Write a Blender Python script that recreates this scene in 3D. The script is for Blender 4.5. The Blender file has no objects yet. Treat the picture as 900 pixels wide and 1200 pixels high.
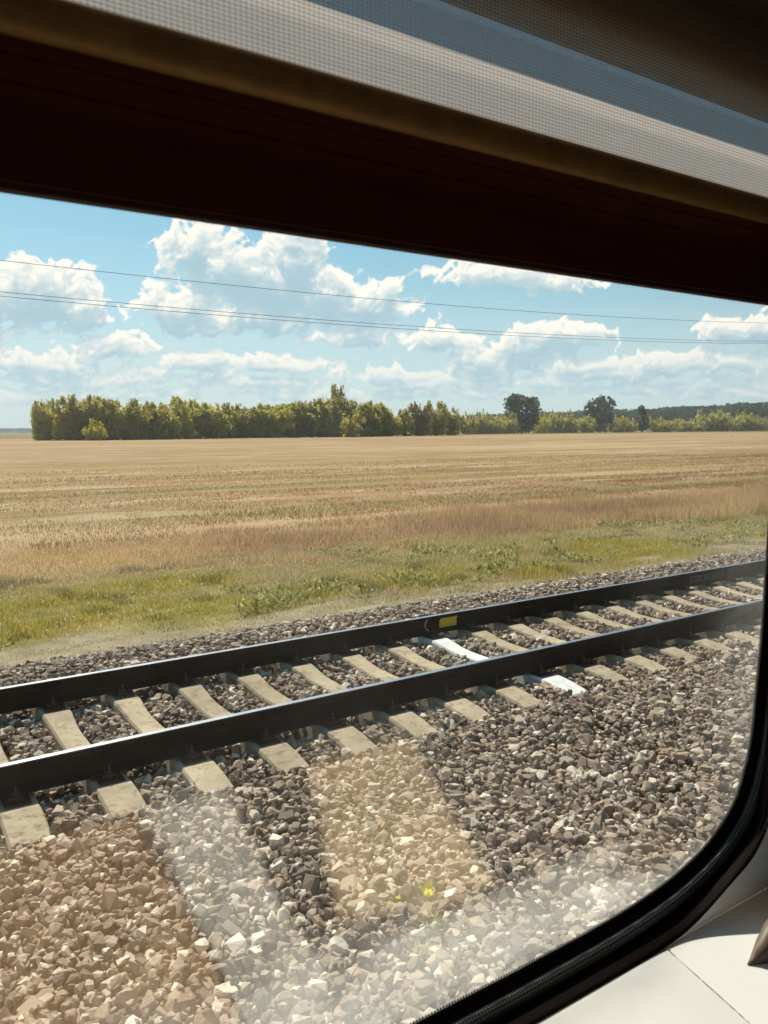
import bpy, bmesh, math, random
import numpy as np
from mathutils import Vector, Matrix

random.seed(7)
rng = np.random.default_rng(11)
scene = bpy.context.scene
COL = scene.collection
R = math.radians

# ------------------------------------------------------------------ camera model
F, PITCH, YAW, ROLL = 943.32, 0.100766, 0.597967, -0.005391      # photo px (900x1200)
CZ = 2.7                                                          # eye height above the field
fw = np.array([math.sin(YAW)*math.cos(PITCH), math.cos(YAW)*math.cos(PITCH), -math.sin(PITCH)])
r0 = np.array([math.cos(YAW), -math.sin(YAW), 0.0]); u0 = np.cross(r0, fw)
rt = r0*math.cos(ROLL) + u0*math.sin(ROLL); up = -r0*math.sin(ROLL) + u0*math.cos(ROLL)

def ray(x, y):
    d = fw*F + rt*(x-450) + up*(600-y)
    return d/np.linalg.norm(d)
def at_Y(x, y, Y):
    d = ray(x, y); return d*(Y/d[1]) + np.array([0, 0, CZ])
def at_Z(x, y, z):
    d = ray(x, y); return d*((z-CZ)/d[2]) + np.array([0, 0, CZ])

SUN_AZ, SUN_EL = R(3), R(51.5)
SUN = np.array([math.sin(SUN_AZ)*math.cos(SUN_EL), math.cos(SUN_AZ)*math.cos(SUN_EL), math.sin(SUN_EL)])

# ------------------------------------------------------------------ helpers
def link(o, parent=None):
    COL.objects.link(o)
    if parent is not None: o.parent = parent
    return o
def tag(o, label=None, cat=None, group=None, kind=None):
    if label: o['label'] = label
    if cat: o['category'] = cat
    if group: o['group'] = group
    if kind: o['kind'] = kind
    return o
def empty(name, loc=(0, 0, 0), label=None, cat=None, group=None):
    o = bpy.data.objects.new(name, None); o.empty_display_size = .2
    o.location = loc; link(o); return tag(o, label, cat, group)
def copy_tree(o, parent=None):
    c = o.copy(); link(c, parent)
    for ch in list(o.children): copy_tree(ch, c)
    return c
def bm_obj(name, bm, mat, parent=None, smooth=False, loc=None):
    me = bpy.data.meshes.new(name); bm.normal_update(); bm.to_mesh(me); bm.free()
    for m in (mat if isinstance(mat, (list, tuple)) else [mat]): me.materials.append(m)
    if smooth:
        for p in me.polygons: p.use_smooth = True
    o = bpy.data.objects.new(name, me)
    if loc is not None: o.location = loc
    return link(o, parent)
def np_mesh(name, verts, faces, mat, cols=None, uv=None, smooth=False, k=None):
    """verts (n,3); faces (m,k) of equal size"""
    me = bpy.data.meshes.new(name)
    verts = np.ascontiguousarray(verts, dtype=np.float32); faces = np.ascontiguousarray(faces, dtype=np.int32)
    m, k = faces.shape
    me.vertices.add(len(verts)); me.vertices.foreach_set('co', verts.ravel())
    me.loops.add(m*k); me.loops.foreach_set('vertex_index', faces.ravel())
    me.polygons.add(m); me.polygons.foreach_set('loop_start', np.arange(0, m*k, k, dtype=np.int32))
    if smooth: me.polygons.foreach_set('use_smooth', np.ones(m, dtype=bool))
    else: me.polygons.foreach_set('use_smooth', np.zeros(m, dtype=bool))
    if cols is not None:
        a = me.attributes.new('tint', 'FLOAT_COLOR', 'POINT')
        c = np.ones((len(verts), 4), np.float32); c[:, :3] = cols; a.data.foreach_set('color', c.ravel())
    me.update(calc_edges=True); me.validate()
    me.materials.append(mat)
    return me
def np_obj(name, me, parent=None):
    return link(bpy.data.objects.new(name, me), parent)
def box(bm, x0, x1, y0, y1, z0, z1, bev=0.0):
    ret = bmesh.ops.create_cube(bm, size=1.0)
    for v in ret['verts']:
        v.co = Vector((x0+(v.co.x+.5)*(x1-x0), y0+(v.co.y+.5)*(y1-y0), z0+(v.co.z+.5)*(z1-z0)))
    if bev > 0:
        es = list({e for v in ret['verts'] for e in v.link_edges})
        bmesh.ops.bevel(bm, geom=es, offset=bev, segments=2, affect='EDGES')
def tube(bm, pts, rad, n=8, cap=True, squash=None):
    rings = []
    pts = [Vector(p) for p in pts]
    for i, p in enumerate(pts):
        d = (pts[min(i+1, len(pts)-1)] - pts[max(i-1, 0)]).normalized()
        a = Vector((0, 0, 1)) if abs(d.z) < .9 else Vector((0, 1, 0))
        s = d.cross(a).normalized(); t = s.cross(d).normalized()
        rr = rad[i] if isinstance(rad, (list, tuple)) else rad
        q = squash or (1, 1)
        rings.append([bm.verts.new(p + s*(math.cos(2*math.pi*k/n)*rr*q[0]) + t*(math.sin(2*math.pi*k/n)*rr*q[1])) for k in range(n)])
    for a, b in zip(rings, rings[1:]):
        for k in range(n): bm.faces.new((a[k], a[(k+1) % n], b[(k+1) % n], b[k]))
    if cap:
        bm.faces.new(rings[0][::-1]); bm.faces.new(rings[-1])

# ------------------------------------------------------------------ node helpers
class NT:
    def __init__(self, nt): self.nt = nt; self.n = nt.nodes; self.l = nt.links
    def new(self, t, **kw):
        nd = self.n.new(t)
        for k, v in kw.items(): setattr(nd, k, v)
        return nd
    def put(self, sock, v):
        if v is None: return
        if hasattr(v, 'is_linked'): self.l.new(v, sock)
        else: sock.default_value = v
    def math(self, op, a, b=None, c=None, clamp=False):
        nd = self.new('ShaderNodeMath', operation=op, use_clamp=clamp)
        self.put(nd.inputs[0], a)
        if b is not None: self.put(nd.inputs[1], b)
        if c is not None: self.put(nd.inputs[2], c)
        return nd.outputs[0]
    def vmath(self, op, a, b=None):
        nd = self.new('ShaderNodeVectorMath', operation=op); self.put(nd.inputs[0], a)
        if b is not None: self.put(nd.inputs[1], b)
        return nd.outputs['Value'] if op in ('DOT_PRODUCT', 'LENGTH') else nd.outputs[0]
    def comb(self, x, y, z):
        nd = self.new('ShaderNodeCombineXYZ')
        for s, v in zip(nd.inputs, (x, y, z)): self.put(s, v)
        return nd.outputs[0]
    def sep(self, v):
        nd = self.new('ShaderNodeSeparateXYZ'); self.put(nd.inputs[0], v); return nd.outputs
    def noise(self, vec, scale, detail=4, rough=.55, dist=0.0):
        nd = self.new('ShaderNodeTexNoise'); self.put(nd.inputs['Vector'], vec)
        nd.inputs['Scale'].default_value = scale; nd.inputs['Detail'].default_value = detail
        nd.inputs['Roughness'].default_value = rough; nd.inputs['Distortion'].default_value = dist
        return nd.outputs['Fac']
    def smooth(self, v, a, b, lo=0.0, hi=1.0):
        nd = self.new('ShaderNodeMapRange', interpolation_type='SMOOTHSTEP'); self.put(nd.inputs[0], v)
        for i, q in enumerate((a, b, lo, hi)): self.put(nd.inputs[i+1], q)
        return nd.outputs[0]
    def mix(self, f, a, b, mode='MIX'):
        nd = self.new('ShaderNodeMix', data_type='RGBA', blend_type=mode)
        self.put(nd.inputs[0], f)
        for s, v in ((nd.inputs[6], a), (nd.inputs[7], b)):
            self.put(s, v if hasattr(v, 'is_linked') else (*v, 1.0))
        return nd.outputs[2]
    def pos(self): return self.new('ShaderNodeNewGeometry').outputs['Position']
    def obj(self): return self.new('ShaderNodeTexCoord').outputs['Object']
    def bump(self, h, strength, dist):
        nd = self.new('ShaderNodeBump'); nd.inputs['Strength'].default_value = strength
        nd.inputs['Distance'].default_value = dist; self.put(nd.inputs['Height'], h); return nd.outputs[0]

def new_mat(name):
    m = bpy.data.materials.new(name); m.use_nodes = True
    t = NT(m.node_tree); t.n.clear()
    t.out = t.new('ShaderNodeOutputMaterial'); return m, t
def principled(t, col, rough=.7, metal=0.0, spec=.4, normal=None):
    b = t.new('ShaderNodeBsdfPrincipled')
    t.put(b.inputs['Base Color'], col if hasattr(col, 'is_linked') else (*col, 1)); t.put(b.inputs['Roughness'], rough)
    b.inputs['Metallic'].default_value = metal; b.inputs['Specular IOR Level'].default_value = spec
    if normal is not None: t.put(b.inputs['Normal'], normal)
    t.l.new(b.outputs[0], t.out.inputs[0]); return b
def simple(name, a, b=None, scale=20, rough=.7, metal=0.0, spec=.4, bump=0.0, bscale=None, bdist=.01):
    m, t = new_mat(name)
    v = t.obj()
    col = a if b is None else t.mix(t.smooth(t.noise(v, scale, 6, .6), .3, .7), a, b)
    nrm = t.bump(t.noise(v, bscale or scale*3, 5), bump, bdist) if bump else None
    principled(t, col, rough, metal, spec, nrm); return m

# ------------------------------------------------------------------ materials
def mat_ground():
    m, t = new_mat('ground_earth_field')
    p = t.pos(); x, y, z = t.sep(p)
    wob = t.math('MULTIPLY', t.math('SUBTRACT', t.noise(p, .35, 4), .5), 3.2)
    yy = t.math('ADD', y, wob)
    fine = t.noise(p, 9.0, 6, .7)
    # ballast bed under the stones
    bed = t.mix(fine, (.07, .05, .036), (.19, .145, .105))
    grey = t.mix(t.smooth(t.noise(p, 2.2, 6, .7), .35, .68), (.36, .30, .21), (.22, .19, .11))
    green = t.mix(t.smooth(t.noise(p, .8, 5, .6), .35, .65), (.17, .155, .03), (.34, .27, .11))
    dry = t.mix(t.smooth(t.noise(p, 1.4, 5, .65), .35, .65), (.28, .185, .10), (.40, .28, .15))
    # stubble: streaks that run with the sowing rows, along the track
    st = t.comb(t.math('MULTIPLY', x, .020), t.math('MULTIPLY', y, .42), 0.0)
    st2 = t.comb(t.math('MULTIPLY', x, .075), t.math('MULTIPLY', y, 1.6), 3.0)
    st3 = t.comb(t.math('MULTIPLY', x, .006), t.math('MULTIPLY', y, .11), 7.0)
    n1 = t.noise(st, 1.0, 5, .6, .3); n2 = t.noise(st2, 1.0, 6, .7, .4); n3 = t.noise(st3, 1.0, 4, .6, .2)
    def st_(ax, ay, off, det=5): return t.noise(t.comb(t.math('MULTIPLY', x, ax), t.math('ADD', t.math('MULTIPLY', y, ay), t.math('MULTIPLY', x, ay*.04)), off), 1.0, det, .65, .35)
    n4 = st_(.035, .15, 11.0, 7); n5 = st_(.16, .75, 17.0, 6)
    mot = t.noise(p, 1.1, 6, .75)
    f = t.mix(t.smooth(n1, .40, .60), (.26, .14, .056), (.44, .28, .135))
    f = t.mix(t.smooth(n3, .42, .58), f, t.mix(t.smooth(n2, .35, .65), (.27, .155, .070), (.36, .235, .125)))
    f = t.mix(t.math('MULTIPLY', t.smooth(n4, .54, .64), .75), f, (.47, .36, .22))
    f = t.mix(t.math('MULTIPLY', t.smooth(n4, .46, .36), .55), f, (.20, .115, .055))
    f = t.mix(t.math('MULTIPLY', t.smooth(n5, .53, .63), .70), f, (.56, .45, .29))
    f = t.mix(t.math('MULTIPLY', t.smooth(n5, .45, .36), .65), f, (.15, .09, .045))
    n6 = st_(.0045, .022, 31.0, 6); n7 = st_(.009, .055, 37.0, 6)
    f = t.mix(t.math('MULTIPLY', t.smooth(n6, .50, .62), .6), f, (.46, .34, .20))
    f = t.mix(t.math('MULTIPLY', t.smooth(n7, .47, .37), .6), f, (.21, .125, .058))
    f = t.mix(t.math('MULTIPLY', t.smooth(n7, .56, .64), .5), f, (.30, .22, .085))
    f = t.mix(t.math('MULTIPLY', t.smooth(mot, .38, .66), .35), f, (.46, .35, .21))
    gs = t.math('MULTIPLY', t.smooth(st_(.014, .17, 21.0, 6), .52, .63), .60)
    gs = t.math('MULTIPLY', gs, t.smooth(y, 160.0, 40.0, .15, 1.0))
    f = t.mix(gs, f, (.20, .18, .055))
    c = t.mix(t.smooth(yy, 8.6, 9.1), bed, grey)
    c = t.mix(t.smooth(yy, 9.8, 10.6), c, green)
    c = t.mix(t.smooth(yy, 14.0, 15.4), c, dry)
    c = t.mix(t.smooth(yy, 18.0, 21.0), c, f)
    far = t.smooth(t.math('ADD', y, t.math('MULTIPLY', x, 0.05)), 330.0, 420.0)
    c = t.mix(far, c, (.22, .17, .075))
    nrm = t.bump(fine, .35, .08)
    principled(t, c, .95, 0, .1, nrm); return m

def mat_stone():
    m, t = new_mat('crushed_granite')
    g = t.new('ShaderNodeNewGeometry'); r = g.outputs['Random Per Island']; p = g.outputs['Position']
    ramp = t.new('ShaderNodeValToRGB'); t.l.new(r, ramp.inputs[0])
    e = ramp.color_ramp.elements
    e[0].position = 0.0; e[0].color = (.135, .094, .066, 1); e[1].position = 1.0; e[1].color = (.80, .70, .57, 1)
    for q, c in ((.25, (.235, .170, .122)), (.5, (.36, .275, .204)), (.72, (.38, .265, .178)), (.86, (.57, .48, .375))):
        k = e.new(q); k.color = (*c, 1)
    sp = t.noise(p, 190, 3, .7); big = t.noise(p, 26, 4, .6)
    c = t.mix(t.math('MULTIPLY', t.smooth(sp, .42, .72), .35), ramp.outputs[0], (.48, .44, .40))
    c = t.mix(t.math('MULTIPLY', t.smooth(big, .5, .75), .45), c, (.20, .135, .09))
    principled(t, c, .85, 0, .3, t.bump(t.noise(p, 90, 5, .65), .55, .012)); return m

def mat_leaf(name, a, b, trans=.35, rnd=.35):
    m, t = new_mat(name)
    at = t.new('ShaderNodeAttribute', attribute_name='tint')
    oi = t.new('ShaderNodeObjectInfo')
    c = t.mix(t.sep(at.outputs['Color'])[0], a, b)
    hsv = t.new('ShaderNodeHueSaturation'); t.l.new(c, hsv.inputs['Color'])
    t.put(hsv.inputs['Hue'], t.math('ADD', .5, t.math('MULTIPLY', t.math('SUBTRACT', oi.outputs['Random'], .5), .02*rnd/.35)))
    t.put(hsv.inputs['Value'], t.math('ADD', 1-rnd*.5, t.math('MULTIPLY', oi.outputs['Random'], rnd)))
    d = t.new('ShaderNodeBsdfDiffuse'); tr = t.new('ShaderNodeBsdfTranslucent')
    t.l.new(hsv.outputs[0], d.inputs[0]); t.l.new(hsv.outputs[0], tr.inputs[0])
    mx = t.new('ShaderNodeMixShader'); mx.inputs[0].default_value = trans
    t.l.new(d.outputs[0], mx.inputs[1]); t.l.new(tr.outputs[0], mx.inputs[2]); t.l.new(mx.outputs[0], t.out.inputs[0])
    return m
def mat_blade(name, trans=.4):
    m, t = new_mat(name)
    at = t.new('ShaderNodeAttribute', attribute_name='tint')
    d = t.new('ShaderNodeBsdfDiffuse'); tr = t.new('ShaderNodeBsdfTranslucent')
    t.l.new(at.outputs['Color'], d.inputs[0]); t.l.new(at.outputs['Color'], tr.inputs[0])
    mx = t.new('ShaderNodeMixShader'); mx.inputs[0].default_value = trans
    t.l.new(d.outputs[0], mx.inputs[1]); t.l.new(tr.outputs[0], mx.inputs[2]); t.l.new(mx.outputs[0], t.out.inputs[0])
    return m
def mat_glass(dust):
    m, t = new_mat('coated_window_glass' + ('_dusty' if dust else ''))
    lw = t.new('ShaderNodeLayerWeight'); lw.inputs[0].default_value = .5
    fac = t.math('ADD', GLASS_R, t.math('MULTIPLY', t.math('POWER', lw.outputs['Facing'], 5.0), .8))
    tr = t.new('ShaderNodeBsdfTransparent'); tr.inputs[0].default_value = (.985, .99, .975, 1)
    gl = t.new('ShaderNodeBsdfGlossy'); gl.inputs['Roughness'].default_value = .092; gl.inputs[0].default_value = (1, .98, .95, 1)
    mx = t.new('ShaderNodeMixShader'); t.put(mx.inputs[0], fac)
    t.l.new(tr.outputs[0], mx.inputs[1]); t.l.new(gl.outputs[0], mx.inputs[2])
    last = mx.outputs[0]
    if dust:
        # grime and splashes that lie along the lower rim of the pane (object space = pane plane)
        p = t.pos(); x, y, z = t.sep(p)
        zr = t.math('SUBTRACT', z, CZ)
        n = t.noise(p, 7.0, 5, .6, .6); n2 = t.noise(p, 60, 4, .6)
        # higher at lower left, where the film also stands in for the pale reflection
        hgt = t.smooth(x, .25, 1.0, .165, .062)
        hgt = t.math('MULTIPLY', hgt, t.math('ADD', .35, t.math('MULTIPLY', n, 1.3)))
        above = t.math('SUBTRACT', zr, -.656)
        film = t.smooth(t.math('DIVIDE', above, hgt), 1.15, .25)
        side = t.math('MULTIPLY', t.smooth(x, .98, 1.14), t.smooth(zr, -.05, -.4))
        film = t.math('MAXIMUM', film, t.math('MULTIPLY', side, .35))
        film = t.math('MULTIPLY', film, t.math('ADD', .55, t.math('MULTIPLY', n2, .75)))
        spl = t.math('MULTIPLY', t.smooth(t.noise(p, 21, 3, .5), .74, .80), .10)
        wisp = t.noise(t.comb(t.math('MULTIPLY', x, 9.0), 0.0, t.math('MULTIPLY', t.math('ADD', z, t.math('MULTIPLY', x, -.35)), 38.0)), 1.0, 5, .65, .8)
        film = t.math('MULTIPLY', film, t.smooth(wisp, .22, .75, .45, 1.25))
        veil = t.math('ADD', t.math('MULTIPLY', film, .165), spl)
        veil = t.math('ADD', veil, t.math('MULTIPLY', t.smooth(t.noise(p, 3.0, 4), .35, .75), .012), clamp=True)
        tl = t.new('ShaderNodeBsdfTranslucent'); tl.inputs[0].default_value = (.76, .74, .70, 1)
        m2 = t.new('ShaderNodeMixShader'); t.put(m2.inputs[0], veil)
        t.l.new(last, m2.inputs[1]); t.l.new(tl.outputs[0], m2.inputs[2]); last = m2.outputs[0]
    t.l.new(last, t.out.inputs[0]); return m
def mat_frit():
    m, t = new_mat('ceramic_dot_border')
    uv = t.new('ShaderNodeUVMap').outputs[0]; u, v, _ = t.sep(uv)         # metres along / across
    pit = .0042
    row = t.math('FLOOR', t.math('DIVIDE', v, pit))
    uu = t.math('ADD', u, t.math('MULTIPLY', row, pit*.5))
    a = t.math('SUBTRACT', t.math('FRACT', t.math('DIVIDE', uu, pit)), .5)
    b = t.math('SUBTRACT', t.math('FRACT', t.math('DIVIDE', v, pit)), .5)
    dd = t.math('SQRT', t.math('ADD', t.math('MULTIPLY', a, a), t.math('MULTIPLY', b, b)))
    rad = t.smooth(v, 0.0, .008, .22, .78)
    inside = t.math('LESS_THAN', dd, rad)
    tr = t.new('ShaderNodeBsdfTransparent'); bl = t.new('ShaderNodeBsdfPrincipled')
    bl.inputs['Base Color'].default_value = (.006, .004, .004, 1); bl.inputs['Roughness'].default_value = .5; bl.inputs['Specular IOR Level'].default_value = .1
    mx = t.new('ShaderNodeMixShader'); t.put(mx.inputs[0], inside)
    t.l.new(tr.outputs[0], mx.inputs[1]); t.l.new(bl.outputs[0], mx.inputs[2]); t.l.new(mx.outputs[0], t.out.inputs[0]); return m
def mat_blind():
    m, t = new_mat('woven_screen_fabric')
    x, y, z = t.sep(t.pos())
    jit = t.math('MULTIPLY', t.noise(t.pos(), 40, 3), .0012)
    wz = t.math('SINE', t.math('MULTIPLY', t.math('ADD', z, jit), 2*math.pi/.0034))
    wx = t.math('SINE', t.math('MULTIPLY', t.math('ADD', x, jit), 2*math.pi/.0046))
    th = t.math('ADD', t.math('MULTIPLY', wz, .30), t.math('MULTIPLY', wx, .20))
    th = t.math('ADD', th, t.math('MULTIPLY', t.math('SUBTRACT', t.noise(t.comb(t.math('MULTIPLY', x, 9), 0, t.math('MULTIPLY', z, 240)), 1, 4), .5), .45))
    dens = t.math('ADD', .875, t.math('MULTIPLY', th, .10), clamp=True)       # thread cover
    tr = t.new('ShaderNodeBsdfTransparent')
    d = t.new('ShaderNodeBsdfDiffuse'); tl = t.new('ShaderNodeBsdfTranslucent')
    c = t.mix(t.smooth(th, -.5, .5), (.30, .24, .19), (.76, .66, .58))
    t.l.new(t.mix(1.0, c, (.30, .26, .22), 'MULTIPLY'), d.inputs[0]); t.l.new(c, tl.inputs[0])
    m1 = t.new('ShaderNodeMixShader'); m1.inputs[0].default_value = .46
    t.l.new(d.outputs[0], m1.inputs[1]); t.l.new(tl.outputs[0], m1.inputs[2])
    m2 = t.new('ShaderNodeMixShader'); t.put(m2.inputs[0], dens)
    t.l.new(tr.outputs[0], m2.inputs[1]); t.l.new(m1.outputs[0], m2.inputs[2]); t.l.new(m2.outputs[0], t.out.inputs[0]); return m
def mat_gasket_sun_dots():
    m, t = new_mat('rubber_gasket_sun_dots')
    uv = t.new('ShaderNodeUVMap').outputs[0]; u, v, _ = t.sep(uv)
    a = t.math('SINE', t.math('MULTIPLY', t.math('ADD', u, v), 2*math.pi/.0092)); b = t.math('SINE', t.math('MULTIPLY', t.math('SUBTRACT', u, v), 2*math.pi/.0092))
    k = t.smooth(t.math('MULTIPLY', a, b), -.2, .4)  # pale dots painted in for sunlight falling through the dotted border
    c = t.mix(k, (.006, .006, .007), (.080, .092, .10))
    principled(t, c, .45, 0, .5, t.bump(k, .5, .001)); return m
def mat_concrete(name, a, b, stain):
    m, t = new_mat(name)
    v = t.obj(); oi = t.new('ShaderNodeObjectInfo')
    off = t.vmath('ADD', v, t.comb(t.math('MULTIPLY', oi.outputs['Random'], 30.0), 0.0, 0.0))
    c = t.mix(t.smooth(t.noise(off, 5, 6, .65), .3, .7), a, b)
    c = t.mix(t.math('MULTIPLY', t.smooth(t.noise(off, 13, 6, .75), .50, .66), .7), c, stain)
    hs = t.new('ShaderNodeHueSaturation'); t.l.new(c, hs.inputs['Color']); t.put(hs.inputs['Value'], t.math('ADD', .86, t.math('MULTIPLY', oi.outputs['Random'], .24)))
    h = t.math('ADD', t.noise(off, 60, 5, .7), t.math('MULTIPLY', t.smooth(t.noise(off, 34, 2), .68, .74), -1.5))
    principled(t, hs.outputs[0], .9, 0, .2, t.bump(h, .35, .006)); return m

GLASS_R = .15
HAZE = .00013
M = dict(
    ground=mat_ground(), stone=mat_stone(),
    rust=simple('weathered_rail_steel', (.014, .008, .0055), (.040, .022, .013), 7, .8, .0, .08, .25, 60, .004),
    railtop=simple('polished_running_surface', (.50, .50, .52), (.40, .40, .43), 5, .36, 1.0),
    clip=simple('rusty_fastening', (.05, .03, .02), (.10, .07, .05), 40, .45, .6),
    concrete=mat_concrete('grey_sleeper_concrete', (.49, .405, .285), (.37, .30, .205), (.17, .13, .085)),
    white=mat_concrete('white_painted_concrete', (.80, .80, .78), (.74, .74, .72), (.52, .51, .48)),
    yellow=simple('yellow_mark_paint', (.62, .47, .02), (.50, .37, .02), 30, .6),
    chalk=simple('white_mark_paint', (.7, .7, .68), (.45, .44, .42), 40, .8),
    plate=simple('steel_joint_bar', (.042, .033, .027), (.07, .055, .045), 12, .6, .2),
    blade=mat_blade('grass_blade', .4), dryblade=mat_blade('dry_grass_blade', .45),
    leaf=mat_leaf('olive_leaves', (.30, .275, .055), (.72, .64, .19), .66, .22),
    leafy=mat_leaf('yellow_green_leaves', (.28, .265, .045), (.85, .74, .14), .62, .25),
    leafd=mat_leaf('dark_oak_leaves', (.04, .048, .018), (.17, .175, .06), .4, .2),
    leafr=mat_leaf('reddish_leaves', (.22, .155, .06), (.58, .41, .17), .55, .2),
    leaff=mat_leaf('far_wood_leaves', (.06, .085, .05), (.14, .17, .08), .4, .1),
    bark=simple('bark', (.09, .07, .05), (.16, .13, .10), 4, .9),
    seed=mat_blade('seedling_leaf', .5),
    black=simple('black_window_rubber', (.0042, .0019, .0017), (.0056, .0025, .0022), 60, .7, 0, .06),
    header=simple('maroon_black_header', (.050, .0095, .0085), (.060, .013, .011), 14, .6, 0, .15),
    edge=simple('brown_edge_strip', (.055, .026, .016), (.04, .02, .013), 40, .7, 0, .2),
    gasket=mat_gasket_sun_dots(), frit=mat_frit(), blind=mat_blind(),
    bar=simple('bronze_blind_bar', (.29, .165, .050), (.21, .118, .034), 30, .55, .3, .4, .1, 120, .001),
    glass=mat_glass(True), glass2=mat_glass(False),
    panel=simple('white_wall_plastic', (.88, .88, .86), (.86, .86, .84), 3, .5, 0, .35, .05, 500, .0008),
    lining=simple('beige_interior_lining', (.74, .70, .64), (.70, .66, .60), 4, .8),
    darklining=simple('dark_brown_lining', (.12, .085, .06), (.09, .065, .045), 4, .8),
    ceil=simple('dim_ceiling_lining', (.80, .77, .72), None, 4, .8),
    carpet=simple('dark_carpet', (.10, .09, .08), (.14, .13, .12), 60, .95),
    tabletop=simple('dark_table_laminate', (.035, .028, .025), (.05, .04, .035), 20, .6),
    hook=simple('brown_plastic', (.16, .115, .085), (.13, .09, .07), 20, .5),
    b_brown=simple('brown_reflection_cloth', (.58, .37, .22), (.30, .175, .095), 9, .95, 0, .1),
    b_white=simple('white_reflection_cloth', (.80, .77, .73), (.48, .46, .43), 8, .95, 0, .1),
    b_dark=simple('black_reflection_cloth', (.015, .012, .010), (.02, .017, .015), 30, .95, 0, .1),
    b_tan=simple('tan_reflection_cloth', (.84, .64, .42), (.52, .39, .24), 8, .95, 0, .1),
    wire=simple('grey_power_cable', (.07, .08, .09), None, 1, .6, .3),
)

# ------------------------------------------------------------------ ground
Y1, GAUGE = 5.101, 1.590
Y2 = Y1 + GAUGE; YC = (Y1+Y2)/2
ZR, ZS = CZ-1.970, CZ-2.170          # rail head, sleeper top at the rail seat
def ground_z(Y):
    k = [(-6000, .40), (-4, .39), (1.5, .405), (4.3, .405), (4.6, .37), (7.2, .37), (7.6, .395), (8.15, .375), (9.0, .20), (10.4, .14), (13, .05), (16, 0.0), (6000, 0.0)]
    return np.interp(Y, [a for a, _ in k], [b for _, b in k])
ys = np.concatenate([[-6000, -1500, -300, -60, -10], np.arange(-4, 16.1, .25), [17, 19, 22, 26, 32, 40, 55, 80, 120, 200, 320, 500, 800, 1300, 2200, 3600, 6000]])
xs = np.concatenate([[-6000, -2500, -900, -300, -100, -40], np.arange(-20, 40.1, 1.0), [46, 55, 70, 100, 150, 250, 400, 700, 1200, 2200, 4000, 6000]])
gx, gy = np.meshgrid(xs, ys)
gz = ground_z(gy)
mask = (gy > 9.2) & (gy < 30) & (gx > -20) & (gx < 40)
gz = gz + np.where(mask, rng.normal(0, .018, gz.shape), 0)
nx, ny = len(xs), len(ys)
idx = np.arange(nx*ny).reshape(ny, nx)
q = np.stack([idx[:-1, :-1], idx[:-1, 1:], idx[1:, 1:], idx[1:, :-1]], -1).reshape(-1, 4)
ground = np_obj('ground', np_mesh('ground', np.stack([gx, gy, gz], -1).reshape(-1, 3), q, M['ground'], smooth=True))
tag(ground, kind='structure')

# ------------------------------------------------------------------ ballast stones
protos = []
for k in range(28):
    bm = bmesh.new()
    n = random.randint(14, 26)
    for _ in range(n):
        v = Vector([random.gauss(0, 1) for _ in range(3)]).normalized()
        v = Vector([max(-.72, min(.72, c)) for c in v])                    # flats
        bm.verts.new((v.x*random.uniform(.85, 1.1), v.y*random.uniform(.62, .95), v.z*random.uniform(.45, .8)))
    h = bmesh.ops.convex_hull(bm, input=bm.verts)
    junk = [e for e in h['geom_interior'] if isinstance(e, bmesh.types.BMVert)] + [e for e in h['geom_unused'] if isinstance(e, bmesh.types.BMVert)]
    bmesh.ops.delete(bm, geom=list(set(junk)), context='VERTS')
    bmesh.ops.triangulate(bm, faces=bm.faces)
    bm.verts.ensure_lookup_table(); bm.verts.index_update()
    V = np.array([v.co[:] for v in bm.verts]); Fc = np.array([[v.index for v in f.verts] for f in bm.faces])
    protos.append((V/np.abs(V).max(), Fc)); bm.free()

SL_W, SL_X0, SL_S = .30, 1.214, .543       # sleeper spacing; left top edge of number 0
def sleeper_cx(i): return SL_X0 + .10 + SL_S*i
def rand_rots(n):
    qn = rng.normal(size=(n, 4)); qn /= np.linalg.norm(qn, axis=1)[:, None]
    w, x, y, z = qn.T
    return np.stack([1-2*(y*y+z*z), 2*(x*y-z*w), 2*(x*z+y*w), 2*(x*y+z*w), 1-2*(x*x+z*z), 2*(y*z-x*w), 2*(x*z-y*w), 2*(y*z+x*w), 1-2*(x*x+y*y)], 1).reshape(n, 3, 3)
def ballast_points():
    out = []
    for y0, y1, dens in ((1.3, 4.5, 1480), (4.5, 7.3, 1300), (7.3, 8.95, 1050)):
        A0, A1 = -2.2, 24.0
        n = int((y1-y0)*(A1-A0)*dens)
        P = np.stack([rng.uniform(A0, A1, n), rng.uniform(y0, y1, n)], 1)
        keep = (P[:, 0] > .10*P[:, 1]-1.6) & (P[:, 0] < 1.74*P[:, 1]+2.6)
        out.append(P[keep])
    P = np.concatenate(out)
    z = ground_z(P[:, 1]) + .055
    # crib between the sleepers lies a little lower than their tops; shoulder is heaped against the ends
    ph = (P[:, 0]-sleeper_cx(0)+SL_S*100+SL_S/2) % SL_S - SL_S/2
    incrib = (P[:, 1] > 4.56) & (P[:, 1] < 7.24)
    keep = ~(incrib & (np.abs(ph) < .128))
    keep &= ~((np.abs(P[:, 1]-Y1) < .085) | (np.abs(P[:, 1]-Y2) < .085))
    z = np.where(incrib, z + .012*np.sin(np.clip((np.abs(ph)-.12)/.15, 0, 1)*math.pi/2) + .034 + .022*np.clip((5.0-P[:, 1])/.4, 0, 1), z)
    z = np.where((P[:, 1] < 4.56) & (P[:, 1] > 3.6), z + .035*np.clip((P[:, 1]-3.6)/.8, 0, 1), z)
    z = z + .030*np.sin(P[:, 0]*1.9+P[:, 1]*1.1) * (P[:, 1] < 4.3)
    lay = rng.uniform(-.040, .022, len(z))
    return np.column_stack([P, z+lay])[keep]
BP = ballast_points()
n = len(BP)
size = rng.lognormal(math.log(.0215), .36, n).clip(.008, .054)
rot = rand_rots(n)
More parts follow.
